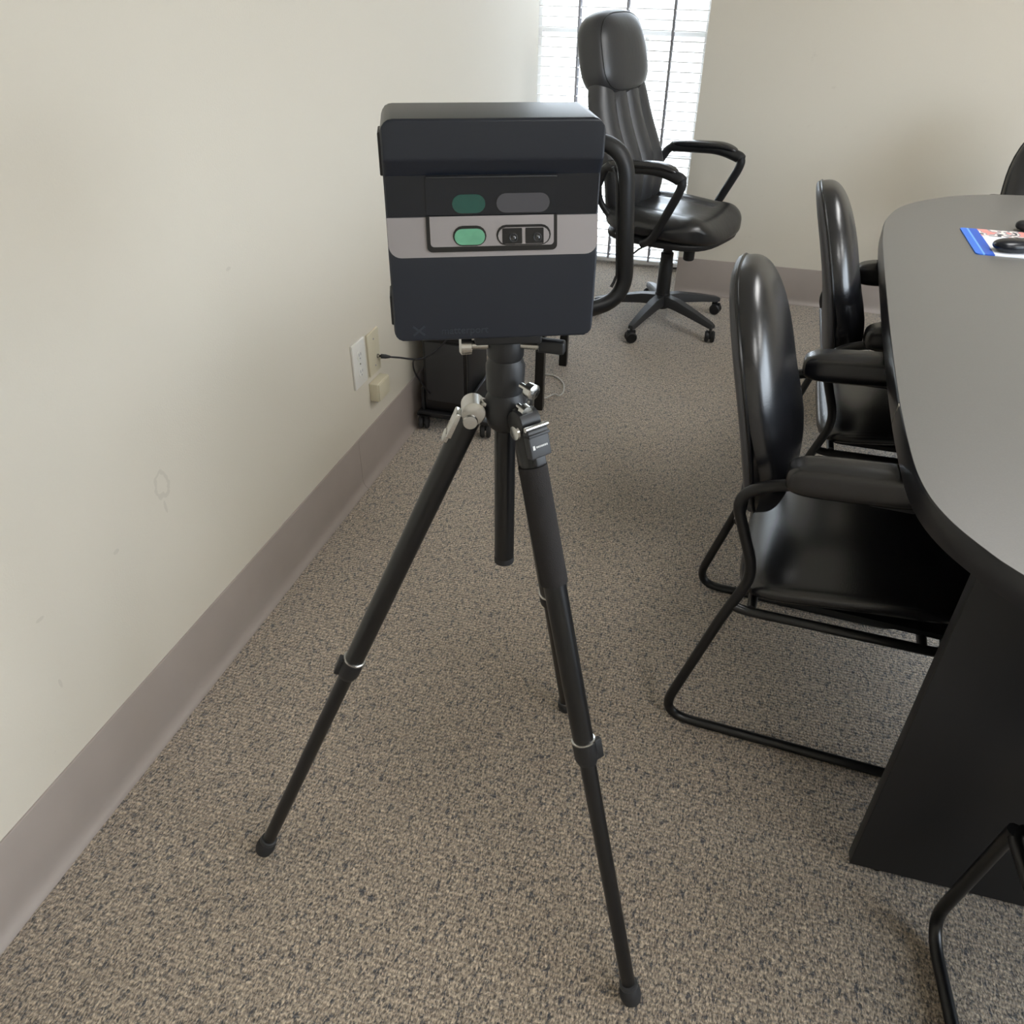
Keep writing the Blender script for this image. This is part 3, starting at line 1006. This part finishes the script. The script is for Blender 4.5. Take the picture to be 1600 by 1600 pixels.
co_ = (XL + .02, 2.244, .404)
axis_lathe([(.0045, 0), (.0075, .002), (.0075, .016), (.0040, .032)], (0, 0, 0), (.72, .42, -.15), 12).build('plug', 'cord_black', cd)
tube(catmull(rel(co_, [(XL + .043, 2.257, .399), (-1.03, 2.29, .385), (-.985, 2.35, .360), (-.955, 2.42, .360), (-.935, 2.50, .38), (-.93, 2.53, .42)]), 8), .0032, 8).build('cable', 'cord_black', cd)
tube(catmull(rel(co_, [(-.985, 2.35, .360), (-1.018, 2.38, .335), (-1.028, 2.41, .28), (-1.022, 2.46, .21), (-1.012, 2.515, .14)]), 8), .0030, 8).build('cable_branch', 'cord_black', cd)

# computer tower on a wheeled stand
stand = thing('tower_stand', 'black wheeled stand under the computer tower by the left wall', 'stand', (-.945, 2.625, 0))
box((0, 0, .070), (.115, .135, .010), .003).build('tray', 'black_plastic', stand)
for s in (-1, 1):
    box((s * .098, 0, .125), (.006, .12, .045), .003).build('side_rail', 'black_plastic', stand)
for x in (-.10, .145):
    for y in (-.115, .115):
        c = Vector((x, y, 0))
        rod(c + Vector((0, 0, .03)), c + Vector((0, 0, .066)), .006).build('caster_stem', 'black_plastic', stand)
        box((x * .9, y, .066), (.03, .02, .007), .003).build('caster_bracket', 'black_plastic', stand)
        for s in (-1, 1):
            axis_lathe([(.014, 0), (.0235, .001), (.0255, .006), (.0255, .012), (.020, .017)], c + Vector((.003 * s, 0, .026)), (s, .25 * s, 0), 16).build('caster_wheel', 'rubber', stand)
tw = thing('computer_tower', 'black computer tower with a slotted front standing beside the left wall', 'computer', (-.952, 2.635, .0805))
box((0, 0, .225), (.085, .115, .225), .006).build('case', 'black_plastic', tw)
box((0, -.119, .225), (.083, .008, .222), .005).build('front_bezel', 'rim_black', tw)
box((0, -.128, .160), (.072, .003, .115), .002).build('front_grille', 'dark_grey', tw)
box((.0, -.129, .300), (.070, .004, .014), .003).build('drive_slot', 'black_plastic', tw)
box((.0855, -.02, .30), (.0008, .05, .05), .0004).build('side_plate', 'pale_matte', tw)  # thin pale plate on the right side of the case

# small stand with square legs and a looped side bar
es = thing('equipment_stand', 'black metal stand with square legs and a rounded loop handle behind the scanner', 'stand', (-.86, 3.01, 0))
for x in (-.195, .196):
    for y in (-.218, .218):
        lg = box((x, y, .31), (.017, .017, .31), .002).build('leg', 'black_tube', es)
box((0, 0, .63), (.22, .245, .012), .004).build('shelf', 'black_plastic', es)
lp = fillet([(.02, .10, .945), (.415, .09, .940), (.46, .08, .38), (.25, -.06, .33), (.10, -.06, .60)], [0, .12, .11, .12, 0], 8)
tube(lp, .040, 14, False, .75).build('loop_handle', 'black_plastic', es)
lp2 = [Vector((p_.x - (.030 if .1 < p_.x else 0), p_.y - .016, p_.z + (-.030 if p_.z > .8 else (.028 if p_.z < .45 else 0)))) for p_ in lp]
tube(lp2[6:-14], .006, 8).build('loop_trim', 'dark_grey', es)

wc = thing('white_cable', 'thin white cable curling on the carpet beside the tripod', 'cable', (-.64, 3.0, 0))
tube(catmull([(-.08, .10, .004), (-.03, .095, .004), (.02, .035, .004), (.038, -.04, .004), (.03, -.08, .004), (.006, -.075, .004), (-.02, -.12, .004), (-.06, -.13, .004)], 8), .0032, 8).build('cable', 'cord_white', wc)

# ------------------------------------------------------------------ things on the table
mp_ = prism(rrect(.1215, .1355, .011, 5), 0, .003).build('mouse_pad', 'mat_print')
mp_.location = (.763, 2.657, ZT + .0002)
tag(mp_, 'printed blue and white mouse pad on the conference table', 'mouse pad')
ms = thing('computer_mouse', 'glossy black computer mouse lying on the printed mouse pad', 'mouse', (.748, 2.575, ZT + .0034), radians(12))
pbox((.060, .034, .018), 2.4, 2.3, 14, lambda c: Vector((c.x, c.y * (1 - .1 * c.x / .06), max(0, c.z + .016) + .0))).build('shell', 'gloss_black', ms)
rod((.030, -.003, .031), (.030, .003, .031), .006, .006, 14).build('scroll_wheel', 'rubber', ms)
gd = thing('black_gadget', 'small rounded black gadget behind the mouse pad at the right edge', 'gadget', (.845, 2.822, ZT), radians(-10))
pbox((.045, .022, .016), 3, 2.5, 10, lambda c: Vector((c.x, c.y, c.z + .016))).build('case', 'black_plastic', gd)
pbox((.012, .010, .003), 3, 3, 6, lambda c: Vector((c.x + .0, c.y, c.z + .032))).build('button', 'pale_matte', gd)
